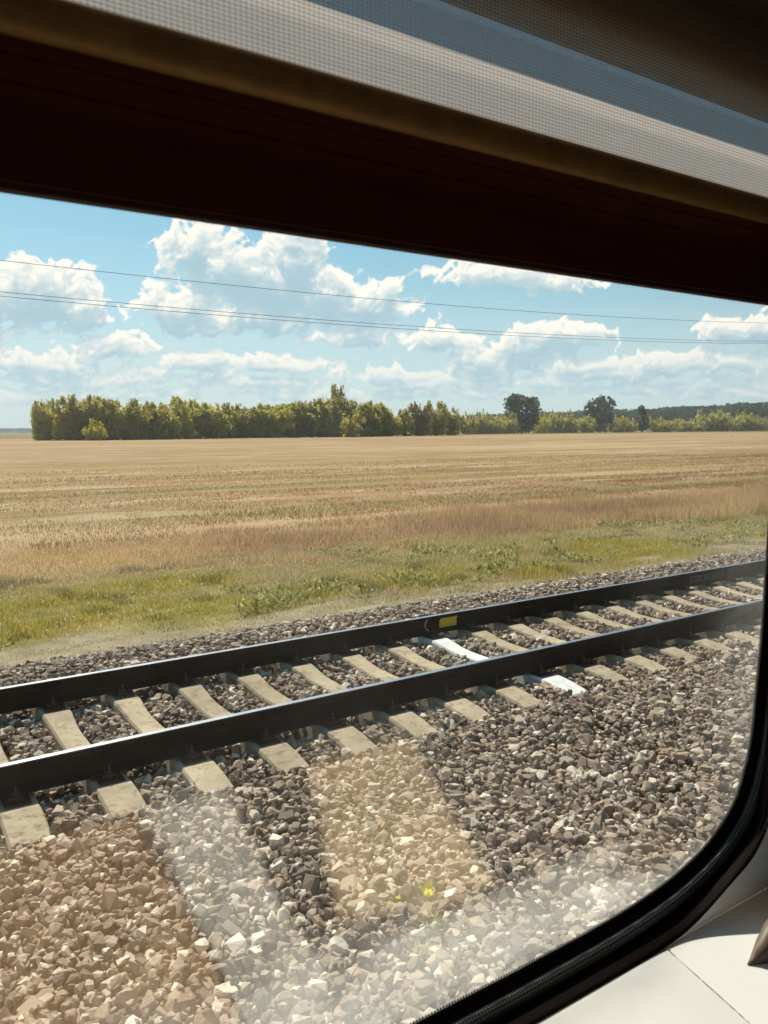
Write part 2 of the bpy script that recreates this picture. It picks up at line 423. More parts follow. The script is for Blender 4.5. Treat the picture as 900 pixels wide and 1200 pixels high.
# stones tend to lie flat
flat = rng.random(n) < .55
tilt = rng.normal(0, .38, (n, 2)); th = rng.uniform(0, 2*math.pi, n)
cz, sz = np.cos(th), np.sin(th)
Rz = np.zeros((n, 3, 3)); Rz[:, 0, 0] = cz; Rz[:, 0, 1] = -sz; Rz[:, 1, 0] = sz; Rz[:, 1, 1] = cz; Rz[:, 2, 2] = 1
ca, sa = np.cos(tilt[:, 0]), np.sin(tilt[:, 0])
Rx = np.zeros((n, 3, 3)); Rx[:, 0, 0] = 1; Rx[:, 1, 1] = ca; Rx[:, 1, 2] = -sa; Rx[:, 2, 1] = sa; Rx[:, 2, 2] = ca
rot = np.where(flat[:, None, None], np.einsum('nij,njk->nik', Rx, Rz), rot)
pid = rng.integers(0, len(protos), n)
VV, FF, off = [], [], 0
for k, (V, Fc) in enumerate(protos):
    s = np.where(pid == k)[0]
    if not len(s): continue
    sc = size[s][:, None]*rng.uniform(.8, 1.25, (len(s), 3))
    W = np.einsum('nij,nvj->nvi', rot[s], V[None]*sc[:, None, :]) + BP[s][:, None, :]
    VV.append(W.reshape(-1, 3)); FF.append((Fc[None]+off+(np.arange(len(s))*len(V))[:, None, None]).reshape(-1, 3)); off += len(s)*len(V)
ballast = np_obj('ballast', np_mesh('ballast', np.concatenate(VV), np.concatenate(FF), M['stone']))
tag(ballast, 'crushed grey brown stone ballast heaped around the sleepers', 'ballast', kind='stuff')
print('stones', n)

# ------------------------------------------------------------------ sleepers
def sleeper_mesh():
    bm = bmesh.new()
    # stations along the sleeper (local y), top height, top half width, bottom half width
    st = [(-1.35, -.062, .092, .132), (-1.335, -.050, .100, .135), (-1.16, -.018, .104, .142), (-1.02, -.002, .104, .145), (-.80, 0.0, .102, .145), (-.58, -.004, .098, .14), (-.48, -.016, .090, .13),
          (-.34, -.038, .082, .12), (-.2, -.050, .080, .115), (0, -.054, .080, .115)]
    st = st + [(-a, b, c, d) for a, b, c, d in st[-2::-1]]
    prev = None
    for y, zt, wt, wb in st:
        ring = [bm.verts.new(p) for p in ((-wb, y, -.20), (-wt-.012, y, zt-.018), (-wt, y, zt), (wt, y, zt), (wt+.012, y, zt-.018), (wb, y, -.20))]
        if prev:
            for a in range(6): bm.faces.new((prev[a], prev[(a+1) % 6], ring[(a+1) % 6], ring[a]))
        else: bm.faces.new(ring[::-1])
        prev = ring
    bm.faces.new(prev)
    bmesh.ops.recalc_face_normals(bm, faces=bm.faces)
    return bm
def clip_bm(side):
    bm = bmesh.new()
    box(bm, -.045, .045, side*.045 if side > 0 else -.115, .115 if side > 0 else -.045, .006, .030, .004)
    box(bm, -.026, .026, min(side*.03, side*.085), max(side*.03, side*.085), .030, .046, .004)
    return bm
def bolt_bm(side):
    bm = bmesh.new()
    tube(bm, [(0, side*.086, .028), (0, side*.086, .050)], .019, 6)
    tube(bm, [(0, side*.086, .050), (0, side*.086, .082)], .010, 8)
    return bm
ORD = ['', 'first', 'second', 'third', 'fourth', 'fifth', 'sixth', 'seventh', 'eighth', 'ninth', 'tenth', 'eleventh', 'twelfth', 'thirteenth', 'fourteenth', 'fifteenth', 'sixteenth', 'seventeenth', 'eighteenth', 'nineteenth', 'twentieth']
sl = empty('concrete_sleeper'); tag(sl, 'grey concrete sleeper', 'sleeper', 'concrete sleepers under the rails')
slbody = bm_obj('sleeper_body', sleeper_mesh(), M['concrete'], sl)
for yy in (Y1-YC, Y2-YC):
    pl = bmesh.new(); box(pl, -.075, .075, yy-.17, yy+.17, -.004, .012, .003); bm_obj('base_plate', pl, M['clip'], sl)
    for sd in (-1, 1):
        c = bm_obj('rail_clip', clip_bm(sd), M['clip'], sl, loc=(0, yy, .006))
        bm_obj('bolt', bolt_bm(sd), M['clip'], c)
WHITE_I = 7
for i in range(-2, 22):
    o = sl if i == -2 else copy_tree(sl)
    o.location = (sleeper_cx(i), YC, ZS-.004)
    o.rotation_euler = (0, 0, random.uniform(-.008, .008))
    d = i-WHITE_I
    if d == 0:
        o['label'] = 'white painted concrete sleeper lying beneath the yellow rail mark'
        w = slbody.data.copy(); w.materials.clear(); w.materials.append(M['white'])
        [c for c in o.children if c.name.startswith('sleeper_body')][0].data = w
    elif abs(d) == 1: o['label'] = f"grey concrete sleeper next to the white painted one, on its {'right' if d > 0 else 'left'}"
    else: o['label'] = f"grey concrete sleeper, {ORD[abs(d)]} to the {'right' if d > 0 else 'left'} of the white painted one"

# ------------------------------------------------------------------ rails
def rail_profile():
    # R65: (y, z) from the head top, right half
    h = [(0, 0), (.024, -.0006), (.033, -.004), (.0365, -.012), (.0375, -.034), (.030, -.043), (.012, -.055), (.009, -.075), (.009, -.120), (.012, -.142), (.030, -.158), (.060, -.165), (.075, -.169), (.075, -.180)]
    return h
def extrude_profile(bm, pts, x0, x1, seg):
    prev = None
    for k in range(seg+1):
        x = x0+(x1-x0)*k/seg
        ring = [bm.verts.new((x, a, b)) for a, b in pts]
        if prev:
            for a in range(len(pts)-1): bm.faces.new((prev[a], prev[a+1], ring[a+1], ring[a]))
        prev = ring
def make_rail(Y, label):
    root = empty('rail', (0, Y, ZR), label, 'rail', 'rails of the nearby track')
    h = rail_profile()
    bm = bmesh.new()
    side = h[1:]
    pts = [(-.0235, .0002), (0, .0006), (.0235, .0002)]
    extrude_profile(bm, pts, -14, 70, 6); bm_obj('running_surface', bm, M['railtop'], root, True)
    bm = bmesh.new()
    extrude_profile(bm, [(-a, b) for a, b in side[::-1]] + side, -14, 70, 6); bm_obj('rail_web', bm, M['rust'], root, False)
    return root
rn = make_rail(Y1, 'near steel rail with a bright worn top, closer to the window')
rf = make_rail(Y2, 'far steel rail with a yellow mark, beside the grass verge')
def joint(root, x0, x1):
    bm = bmesh.new()
    for s in (-1, 1):
        box(bm, x0, x1, min(s*.011, s*.032), max(s*.011, s*.032), -.148, -.050, .004)
    j = bm_obj('joint_bar', bm, M['plate'], root)
    b = bmesh.new()
    for k in range(4):
        xx = x0+(x1-x0)*(k+.5)/4
        tube(b, [(xx, -.030, -.098), (xx, -.056, -.098)], .018, 6)
    bm_obj('bolt', b, M['clip'], j)
joint(rf, 9.62, 10.42); joint(rn, 8.6, 9.4)
# yellow painted rectangle follows the web and the head side
bm = bmesh.new()
prof = [(-.0392, -.034), (-.0318, -.0445), (-.0135, -.0562), (-.0108, -.075), (-.0108, -.120), (-.0138, -.1415)]
extrude_profile(bm, prof, 5.262, 5.500, 2); ymk = bm_obj('yellow_mark', bm, M['yellow'], rf)
bm = bmesh.new()
tube(bm, [(5.085+.02*math.cos(a), -.0125, -.105+.05*math.sin(a)) for a in ()] or
     [(5.075, -.0385, -.02), (5.070, -.030, -.05), (5.068, -.0125, -.075), (5.070, -.0125, -.105), (5.085, -.0145, -.135), (5.11, -.028, -.15)], .006, 6)
bm_obj('chalk_mark', bm, M['chalk'], rf)

# ------------------------------------------------------------------ grass, tall dry grass, stubble
def blades(P, hgt, wid, col, lean=.35, tipcol=None):
    n = len(P)
    a = rng.uniform(0, 2*math.pi, n); la = rng.uniform(0, 2*math.pi, n); ll = np.abs(rng.normal(0, lean, n))*hgt
    dx, dy = np.cos(a)*wid*.5, np.sin(a)*wid*.5
    V = np.empty((n, 3, 3))
    V[:, 0] = np.stack([P[:, 0]-dx, P[:, 1]-dy, P[:, 2]-.02], 1); V[:, 1] = np.stack([P[:, 0]+dx, P[:, 1]+dy, P[:, 2]-.02], 1)
    V[:, 2] = np.stack([P[:, 0]+np.cos(la)*ll, P[:, 1]+np.sin(la)*ll, P[:, 2]+hgt], 1)
    C = np.repeat(col[:, None, :], 3, 1)
    if tipcol is not None: C[:, 2] = tipcol
    return V.reshape(-1, 3), np.arange(n*3).reshape(n, 3), C.reshape(-1, 3)
def vnoise(x, y, s, seed):
    """smooth value noise in numpy"""
    r = np.random.default_rng(seed); g = r.random((256, 256))
    X, Yv = x*s, y*s; xi, yi = np.floor(X).astype(int), np.floor(Yv).astype(int); fx, fy = X-xi, Yv-yi
    fx, fy = fx*fx*(3-2*fx), fy*fy*(3-2*fy)
    q = lambda a, b: g[a % 256, b % 256]
    return (q(xi, yi)*(1-fx)+q(xi+1, yi)*fx)*(1-fy)+(q(xi, yi+1)*(1-fx)+q(xi+1, yi+1)*fx)*fy
def scatter(n, y0, y1, logy=False):
    Y = np.exp(rng.uniform(math.log(y0), math.log(y1), n)) if logy else rng.uniform(y0, y1, n)
    X = rng.uniform(.08, 1.80, n)*Y + rng.uniform(-2.0, 2.5, n)
    return X, Y
def lerp(a, b, t): return np.array(a)[None]*(1-t[:, None]) + np.array(b)[None]*t[:, None]

parts = []
X, Y = scatter(230000, 9.2, 16.2)
wob = (vnoise(X, Y, .3, 1)-.5)*2.2
yy = Y + wob
edge = np.clip((yy-9.7)/1.2, 0, 1)
clump = vnoise(X, Y, .9, 2)*.6 + vnoise(X, Y, 2.6, 3)*.4
dry = np.clip((vnoise(X, Y, .28, 4)*.55+vnoise(X, Y, 1.3, 5)*.45-.31)/.26, 0, 1)
dry = np.maximum(dry, np.clip((yy-14.0)/1.8, 0, 1))
dry = np.maximum(dry, 1-edge)
dry = np.where(rng.random(len(X)) < .22, np.maximum(dry, .85), dry)
hg = (.035 + .17*clump**1.8)*(.35+.65*edge)*rng.uniform(.5, 1.4, len(X))
keep = (rng.random(len(X)) < .35+.65*edge)
g1 = lerp((.37, .31, .05), (.68, .55, .13), rng.random(len(X)))
g2 = lerp((.42, .34, .17), (.74, .62, .38), rng.random(len(X)))
col = g1*(1-dry[:, None]) + g2*dry[:, None]
dk = np.where(vnoise(X, Y, 1.7, 6) > .74, .65, 1.0); col *= dk[:, None]
P = np.column_stack([X, Y, ground_z(Y)])[keep]
V, Fc, C = blades(P, hg[keep], rng.uniform(.008, .022, keep.sum()), col[keep], .55)
grass = np_obj('grass', np_mesh('grass', V, Fc, M['blade'], C))
tag(grass, 'green and straw verge grass between gravel and field', 'grass', kind='stuff')
# leafy weeds: broad low leaves in patches (belongs to the ground cover)
X, Y = scatter(26000, 10.2, 15.5)
ck = vnoise(X, Y, .55, 8)*.6+vnoise(X, Y, 2.1, 9)*.4
k = ck > .60
P = np.column_stack([X, Y, ground_z(Y)+rng.uniform(.02, .22, len(X))*(ck-.4)*2.2])[k]
col = lerp((.22, .22, .05), (.70, .64, .32), rng.random(k.sum())**1.5)
V, Fc, C = blades(P, rng.uniform(.02, .07, k.sum()), rng.uniform(.03, .075, k.sum()), col, 1.6)
weeds = np_obj('weeds', np_mesh('weeds', V, Fc, M['blade'], C))
tag(weeds, 'low leafy weeds in patches among the verge grass', 'weeds', kind='stuff')
X, Y = scatter(9000, 10.0, 17.5)
k = vnoise(X, Y, .5, 31)*.6+vnoise(X, Y, 1.6, 32)*.4 > .50
P = np.column_stack([X, Y, ground_z(Y)+rng.uniform(.05, .26, len(X))])[k]
V, Fc, C = blades(P, rng.uniform(.012, .028, k.sum()), rng.uniform(.010, .024, k.sum()), lerp((.55, .44, .25), (.84, .76, .58), rng.random(k.sum())), 1.2)
hd = np_obj('seed_heads', np_mesh('seed_heads', V, Fc, M['blade'], C))
tag(hd, 'pale seed heads speckled over the verge grass', 'seed heads', kind='stuff')
# tall dry grass at the margin of the field
X, Y = scatter(210000, 13.6, 21.5)
yy = Y + (vnoise(X, Y, .22, 12)-.5)*3.4 + (vnoise(X, Y, .9, 15)-.5)*1.2
dens = np.clip((yy-14.4)/1.0, 0, 1)*np.clip((20.5-yy)/3.0, 0, 1)
k = rng.random(len(X)) < dens
X, Y = X[k], Y[k]
cl = vnoise(X, Y, .5, 13)*.5+vnoise(X, Y, 1.8, 14)*.5
tall = .5 + .7*np.clip((X-10)/14, 0, 1)
hg = (.10+.50*cl**1.3)*tall*rng.uniform(.5, 1.25, len(X))
mixv = np.clip(vnoise(X, Y, .35, 16)*1.2-.1 + rng.normal(0, .18, len(X)), 0, 1)
col = lerp((.52, .36, .235), (.74, .56, .31), mixv)*rng.uniform(.7, 1.15, len(X))[:, None]
tip = col*np.array([1.05, 1.0, .95])
V, Fc, C = blades(np.column_stack([X, Y, ground_z(Y)]), hg, rng.uniform(.010, .024, len(X)), col, .35, tip)
dgr = np_obj('dry_grass', np_mesh('dry_grass', V, Fc, M['dryblade'], C))
tag(dgr, 'tall reddish dry grass along the near edge of the field', 'dry grass', kind='stuff')
# stubble
X, Y = scatter(150000, 18.0, 60.0, True)
row = vnoise(X*.05, Y*.9, 1.0, 21)*.6 + vnoise(X*.2, Y*2.3, 1.0, 22)*.4
k = rng.random(len(X)) < np.clip(row*1.9-.35, .05, 1)
X, Y, row = X[k], Y[k], row[k]
hg = rng.uniform(.04, .15, len(X))*(.5+.8*row)
wid = .006+.0006*Y*rng.uniform(.6, 1.5, len(X))
grn = np.clip((vnoise(X*.014+Y*.01, Y*.15, 1.0, 23)-.52)/.14, 0, 1)*np.clip((110-Y)/60, .15, 1)
band = vnoise(X*.012+Y*.02, Y*.13, 1.0, 25)*.65 + vnoise(X*.03, Y*.42, 1.0, 26)*.35
col = lerp((.30, .175, .075), (.58, .44, .26), np.clip((band-.5)*2.6+.5+rng.normal(0, .14, len(X)), 0, 1))
col = col*(1-.6*grn[:, None]) + np.array([[.25, .22, .06]])*.6*grn[:, None]
V, Fc, C = blades(np.column_stack([X, Y, ground_z(Y)]), hg, wid, col, 1.0)
stb = np_obj('stubble', np_mesh('stubble', V, Fc, M['dryblade'], C))
tag(stb, 'golden cut stubble in rows across the harvested field', 'stubble', kind='stuff')

# ------------------------------------------------------------------ seedlings in the ballast
def seedling(px, py, nleaf, ln, wd, col, label, spread):
    p = at_Z(px, py, .455)
    root = empty('seedling', p, label, 'seedling', 'young weeds in the ballast')
    bm = bmesh.new(); tube(bm, [(0, 0, -.03), (.004, .002, ln*.35)], [.004, .003], 6); bm_obj('stem', bm, M['bark'], root)
    rs = np.random.default_rng(int(px))
    V, Fq, C = [], [], []
    for i in range(nleaf):
        a = 2*math.pi*i/nleaf + rs.uniform(-.4, .4); L = ln*rs.uniform(.6, 1.15); sp = spread*rs.uniform(.5, 1.2)
        o = len(V)
        for s in np.linspace(0, 1, 6):
            w = wd*math.sin(math.pi*min(1, .12+s*.88))**.8
            c = np.array([math.cos(a)*sp*s*L*1.2, math.sin(a)*sp*s*L*1.2, .015+L*(s-.38*sp*s*s)])
            t = np.array([-math.sin(a), math.cos(a), 0])
            V += [c-t*w, c+t*w]; cc = np.array(col)*rs.uniform(.8, 1.2); C += [cc, cc*1.1]
        for s in range(5): Fq.append([o+2*s, o+2*s+1, o+2*s+3, o+2*s+2])
    np_obj('foliage', np_mesh('foliage', np.array(V), np.array(Fq), M['seed'], np.array(C)), root)
seedling(466, 1060, 6, .075, .014, (.62, .60, .03), 'small yellow green sprout, leftmost of the ballast weeds', .5)
seedling(501, 1060, 8, .115, .015, (.66, .62, .04), 'upright bright yellow sprout, tallest weed in the ballast', .38)
seedling(505, 1092, 24, .075, .006, (.40, .37, .12), 'tufted olive weed just below the yellow sprout in ballast', .8)
seedling(496, 1122, 26, .07, .005, (.46, .47, .22), 'small pale green weed nearest the bottom window rim', 1.1)
seedling(577, 1062, 8, .045, .008, (.30, .33, .07), 'tiny pale green weed, rightmost of the ballast weeds', .9)

# ------------------------------------------------------------------ trees
def crown_mesh(name, mat, lobes, n, leaf, shoots=0, seed=0, H=1.0):
    """lobes: (x, y, z, rx, ry, rz); leaf clumps on and inside the lobes, pointed shoots along the top"""
    rs = np.random.default_rng(seed)
    vol = np.array([l[3]*l[4]*l[5] for l in lobes])**.7; pr = vol/vol.sum()
    li = rs.choice(len(lobes), n, p=pr); L = np.array(lobes)[li]
    d = rs.normal(size=(n, 3)); d /= np.linalg.norm(d, axis=1)[:, None]
    rad = rs.uniform(.35, 1.0, n)**.45 * rs.normal(1.0, .07, n)
    P = L[:, :3] + d*L[:, 3:]*rad[:, None]
    # thin out in sub-clumps: gaps of sky
    cl = vnoise(P[:, 0]+P[:, 1]*.7, P[:, 2], .55, seed+50)
    keep = (cl > (.30 if shoots else .17)) & (P[:, 2] > .1)
    P, d, cl = P[keep], d[keep], cl[keep]
    tint = np.clip(.38 + .95*(cl-.45) + rs.normal(0, .17, len(P)), 0, 1)
    if shoots:
        S = []
        for _ in range(shoots):
            k = rs.integers(len(lobes)); l = lobes[k]
            a = rs.uniform(0, 2*math.pi); rr = rs.uniform(0, .85)
            bx, by = l[0]+math.cos(a)*l[3]*rr, l[1]+math.sin(a)*l[4]*rr
            bz = l[2]+l[5]*math.sqrt(max(0, 1-rr*rr))*.85; hh = rs.uniform(.9, 3.2)
            m = 14; zz = rs.random(m)
            S.append(np.column_stack([bx+rs.normal(0, .28, m)*(1-zz*.8), by+rs.normal(0, .28, m)*(1-zz*.8), bz+zz*hh]))
        S = np.concatenate(S); P = np.concatenate([P, S]); tint = np.concatenate([tint, np.clip(rs.normal(.5, .2, len(S)), 0, 1)])
    m = len(P)
    sz = leaf*rs.uniform(.55, 1.3, m)
    a = rs.normal(size=(m, 3)); a /= np.linalg.norm(a, axis=1)[:, None]
    b = np.cross(a, rs.normal(size=(m, 3))); b /= np.linalg.norm(b, axis=1)[:, None]
    a[:, 2] = np.abs(a[:, 2])
    if shoots:                                             # upright, willow-like sprays
        a[:, 2] = a[:, 2]*1.6+.5; a /= np.linalg.norm(a, axis=1)[:, None]
    A, B = a*sz[:, None]*(1.35 if shoots else 1.0), b*sz[:, None]*(.42 if shoots else .55)
    V = np.stack([P-A*.8, P-B, P+A, P+B], 1).reshape(-1, 3)
    Fq = np.arange(m*4).reshape(m, 4)
    col = np.repeat(np.column_stack([tint]*3), 4, 0)
    return np_mesh(name, V, Fq, mat, col)
def trunk_bm(h, r, limbs, seed):
    rs = random.Random(seed); bm = bmesh.new()
    top = Vector((rs.uniform(-.4, .4), rs.uniform(-.4, .4), h))
    tube(bm, [(0, 0, -.2), (0, 0, h*.08), tuple(top*.45), tuple(top)], [r*1.4, r, r*.75, r*.2], 7)
    for k in range(limbs):
        a = rs.uniform(0, 6.28); z0 = h*rs.uniform(.2, .6); ln = h*rs.uniform(.25, .45)
        p0 = top*(z0/h); p2 = p0+Vector((math.cos(a)*ln*.6, math.sin(a)*ln*.6, ln*.8)); p1 = (p0+p2)/2+Vector((math.cos(a)*ln*.1, math.sin(a)*ln*.1, -ln*.06))
        tube(bm, [tuple(p0), tuple(p1), tuple(p2)], [r*.45, r*.3, r*.08], 6)
    return bm
def bush_lobes(seed, h, w):
    rs = random.Random(seed); L = [(0, 0, h*.40, w*.36, w*.36, h*.38)]
    for k in range(9):
        a = rs.uniform(0, 6.28); rr = w*rs.uniform(.15, .38); hh = rs.uniform(.22, .80)*h
        s = rs.uniform(.16, .27)
        L.append((math.cos(a)*rr, math.sin(a)*rr, hh, w*s, w*s, h*rs.uniform(.13, .22)))
    for k in range(5):
        a = 6.28*k/5+rs.uniform(-.4, .4); L.append((math.cos(a)*w*.24, math.sin(a)*w*.24, h*.14, w*.20, w*.20, h*.15))
    return L
def oak_lobes(seed, h, w):
    rs = random.Random(seed); L = [(0, 0, h*.56, w*.34, w*.34, h*.28)]
    for k in range(12):
        a = rs.uniform(0, 6.28); e = rs.uniform(-.35, 1.0)
        L.append((math.cos(a)*w*.29*math.cos(e), math.sin(a)*w*.29*math.cos(e), h*(.56+.27*math.sin(e)), w*rs.uniform(.17, .24), w*rs.uniform(.17, .24), h*rs.uniform(.11, .16)))
    for k in range(4):
        a = rs.uniform(0, 6.28); L.append((math.cos(a)*w*.2, math.sin(a)*w*.2, h*rs.uniform(.15, .38), w*.30, w*.30, h*.17))
    return L
PROTO = {}
def proto(kind, v):
    if (kind, v) in PROTO: return PROTO[(kind, v)]
    s = hash((len(kind), v)) % 1000 + v*17 + {'bush': 1, 'oak': 2, 'shrub': 3, 'red': 4, 'thin': 5, 'yellow': 6}[kind]*100
    if kind in ('bush', 'red'):
        c = crown_mesh('crown', M['leafr'] if kind == 'red' else M['leaf'], bush_lobes(s, 15, 11), 4200, .58, 130, s)
        tm = trunk_bm(11, .30, 7, s)
    elif kind == 'oak':
        c = crown_mesh('crown', M['leafd'], oak_lobes(s, 20, 17), 3600, .85, 0, s); tm = trunk_bm(15, .5, 9, s)
    elif kind == 'thin':
        lob = [(random.uniform(-.6, .6), random.uniform(-.6, .6), z, 2.3*(1-z/21)+.5, 2.3*(1-z/21)+.5, 1.7) for z in np.arange(3, 17, 1.4)]
        c = crown_mesh('crown', M['leafd'], lob, 1700, .6, 6, s); tm = trunk_bm(15, .25, 4, s)
    else:
        c = crown_mesh('crown', M['leafy'] if kind == 'yellow' else M['leaf'], bush_lobes(s, 9, 10), 2400, .62, 30, s)
        tm = trunk_bm(6, .16, 6, s)
    me = bpy.data.meshes.new('trunk'); tm.to_mesh(me); tm.free(); me.materials.append(M['bark'])
    PROTO[(kind, v)] = (c, me); return PROTO[(kind, v)]
HT = {'bush': 15.6, 'red': 15.6, 'oak': 20, 'thin': 17.5, 'shrub': 9.6, 'yellow': 9.6}
WD = {'bush': 11, 'red': 11, 'oak': 17, 'thin': 5, 'shrub': 10, 'yellow': 10}
tree_n = [0]
def tree(px, Y, top, wpx, kind, label, group, cat='tree', name='tree', dz=0):
    p = at_Y(px, 505, Y); p[2] = 0
    depth = float(np.dot(p-np.array([0, 0, CZ]), fw))
    horizon = 507.2-5.2*(px/900.0)
    H = CZ + (horizon-top)*depth/F
    W = wpx*depth/F
    v = tree_n[0] % 5; tree_n[0] += 1
    c, tm = proto(kind, v)
    root = empty(name, p, label, cat, group)
    root.rotation_euler = (0, 0, random.uniform(0, 6.28))
    root.scale = (W/WD[kind], W/WD[kind], H/HT[kind])
    np_obj('trunk', tm, root); np_obj('crown', c, root)
    return root
# windbreak at the left: front row
xs_ = np.concatenate([[50], np.arange(66, 462, 13.0)])
topf = lambda x: np.interp(x, [40, 70, 120, 150, 230, 260, 300, 340, 380, 400, 430, 450, 465], [470, 466, 468, 473, 470, 474, 474, 473, 468, 469, 472, 478, 482])
nrow = len(xs_)
for i, x in enumerate(xs_):
    Yd = np.interp(x, [30, 130, 300, 460], [300, 283, 305, 318]) + random.uniform(-4, 9)
    t_ = float(topf(x)) + random.uniform(-2.5, 4)
    w_ = random.uniform(40, 54)
    if i == 0: lab, w_, t_ = 'leftmost olive tree at the open left end of the windbreak', 30, 473
    elif i == nrow-1: lab = 'olive tree at the right end of the long windbreak, before the gap'
    else: lab = f"bushy olive tree in the long windbreak, {ORD[i+1] if i < 20 else 'twenty-' + ['first','second','third','fourth','fifth','sixth','seventh','eighth','ninth','tenth','eleventh'][i-20]} from its left end"
    tree(float(x), float(Yd), t_, w_, 'bush', lab, 'trees of the long windbreak')
tree(397, 322, 456, 30, 'bush', 'tall olive tree rising above its neighbours in the long windbreak', 'trees of the long windbreak')
tree(112, 272, 492, 26, 'yellow', 'bright yellow green shrub in front of the long windbreak', None, 'shrub', 'shrub')
tree(408, 296, 482, 34, 'shrub', 'rounded pale olive shrub below the tall tree in windbreak', None, 'shrub', 'shrub')
# second clump
for i, (x, t_, w_, kd, lab) in enumerate([(476, 481, 26, 'bush', 'olive tree on the left side of the middle clump'), (492, 473, 34, 'red', 'reddish brown tree in the middle clump of the tree line'),
        (511, 473, 34, 'bush', 'highest olive tree of the middle clump, right of the reddish one'), (527, 477, 30, 'bush', 'dark olive tree on the right side of the middle clump')]):
    tree(x, 322+i*3, t_, w_, kd, lab, 'middle clump of trees')
# low yellow hedge, oaks, right-hand row
low = [(545, 482, 26, 'yellow'), (557, 482, 30, 'shrub'), (572, 484, 30, 'shrub'), (584, 486, 26, 'yellow'), (596, 486, 26, 'shrub')]
for i, (x, t_, w_, kd) in enumerate(low):
    tree(x, 400+i*9, t_, w_, kd, f"low {'yellow green' if kd == 'yellow' else 'olive'} shrub left of the dark oaks, {ORD[i+1]} from the clump", 'low shrubs of the tree line', 'shrub', 'shrub')
tree(612, 440, 456, 46, 'oak', 'dark rounded oak, left one of the two standing above the hedge', 'dark oaks above the hedge', 'tree', 'oak_tree')
tree(703, 470, 457, 40, 'oak', 'dark rounded oak, right one of the two standing above the hedge', 'dark oaks above the hedge', 'tree', 'oak_tree')
mid = [(633, 486, 24, 'yellow'), (648, 483, 28, 'shrub'), (664, 483, 30, 'shrub'), (680, 485, 28, 'shrub'), (690, 490, 20, 'yellow')]
for i, (x, t_, w_, kd) in enumerate(mid):
    tree(x, 455+i*3, t_, w_, kd, f"{'yellow green' if kd == 'yellow' else 'olive'} hedge shrub between the two dark oaks, {ORD[i+1]} from the left", 'hedge shrubs between the oaks', 'shrub', 'shrub')
tree(752, 478, 475, 17, 'thin', 'narrow dark pointed tree in the hedge right of the oaks', None, 'tree', 'narrow_tree')
rgt = [(722, 487, 24, 'yellow'), (735, 488, 24, 'yellow'), (768, 489, 22, 'yellow'), (782, 489, 28, 'shrub'), (800, 490, 30, 'shrub'), (816, 491, 24, 'shrub')]
for i, (x, t_, w_, kd) in enumerate(rgt):
    tree(x, 478+i*3, t_, w_, kd, f"{'yellow green' if kd == 'yellow' else 'olive'} hedge shrub right of both oaks, {ORD[i+1]} from the right oak", 'hedge shrubs right of the oaks', 'shrub', 'shrub')
for i, (x, t_, w_) in enumerate([(830, 482, 30), (846, 480, 34), (864, 482, 34), (882, 484, 30), (905, 488, 30)]):
    tree(x, 500, t_, w_, 'shrub', f"broad pale olive bush at the right end of the hedge, {ORD[i+1]} of five", 'broad bushes at the right end', 'bush', 'bush')

# far woods (masses)
def wood(name, label, cols):
    V, C = [], []
    rs = np.random.default_rng(5)
    for px, depth, top, n in cols:
        d = ray(px, 505); d = d/np.dot(d, fw); p = d*depth; H = CZ+(505-top)*depth/F
        q = np.column_stack([p[0]+rs.normal(0, 9, n), p[1]+rs.normal(0, 9, n), H*(1-rs.random(n)**1.8*.95)])
        s = H*.10*(1 if depth < 2000 else 1.6)
        a = rs.normal(size=(n, 3)); b = rs.normal(size=(n, 3)); a /= np.linalg.norm(a, axis=1)[:, None]; b /= np.linalg.norm(b, axis=1)[:, None]
        V.append(np.stack([q-a*s, q-b*s*.6, q+a*s, q+b*s*.6], 1).reshape(-1, 3)); C.append(np.repeat(np.clip(rs.normal(.4+rs.normal(0, .15), .2, (n, 1)), 0, 1).repeat(3, 1), 4, 0))
    V = np.concatenate(V); C = np.concatenate(C)
    tag(np_obj(name, np_mesh(name, V, np.arange(len(V)).reshape(-1, 4), M['leaff'], C)), label, 'wood', kind='stuff')
pxs = np.arange(560, 1010, 4.0)
wood('far_wood', 'dark blue green wood on the horizon behind the hedge', [(x, 1150+random.uniform(-60, 60), np.interp(x, [560, 640, 700, 760, 830, 900, 1000], [489, 486.5, 484.5, 483, 480, 475.5, 472])+random.uniform(-1.8, 2.6), 190) for x in pxs])
wood('distant_wood', 'thin blue strip of wood on the horizon at far left', [(x, 3000, 500.5+random.uniform(-.7, .8), 150) for x in np.arange(-120, 75, 4.0)])

# ------------------------------------------------------------------ power line
def wire(p3, label):
    Yw = 60.0
    P = [at_Y(x, y, Yw) for x, y in p3]
    t = [p[0] for p in P]; z = [p[2] for p in P]
    k = np.polyfit(t, z, 2)
    T = np.linspace(-60, 190, 60)
    bm = bmesh.new(); tube(bm, [(a, Yw, float(np.polyval(k, a))) for a in T], .019, 6)
    o = bm_obj('power_line_wire', bm, M['wire'], None, True)
    tag(o, label, 'wire', 'power line wires across the sky')
wire([(0, 305), (450, 351.3), (900, 378.5)], 'single thin overhead wire, highest of the three across the sky')
wire([(0, 342), (450, 380), (900, 400)], 'upper wire of the close pair running below the single one')
wire([(0, 347), (450, 384), (900, 402.5)], 'lowest overhead wire, under the other one of the close pair')

# ------------------------------------------------------------------ carriage window
YG = .66
K = .675/.62
def rel(x, z, Y): return (x, Y, CZ+z)
cor = [(1.0661, -.1633), (1.0602, -.2839), (1.0530, -.360), (1.0453, -.4295), (1.0317, -.4763), (1.0078, -.5199), (.9617, -.5555), (.9006, -.5785), (.8303, -.5925), (.7336, -.6005), (.5925, -.6035)]
cor = [(1.078, .30), (1.075, .10), (1.071, -.05)] + cor
cor = np.array(cor)*K
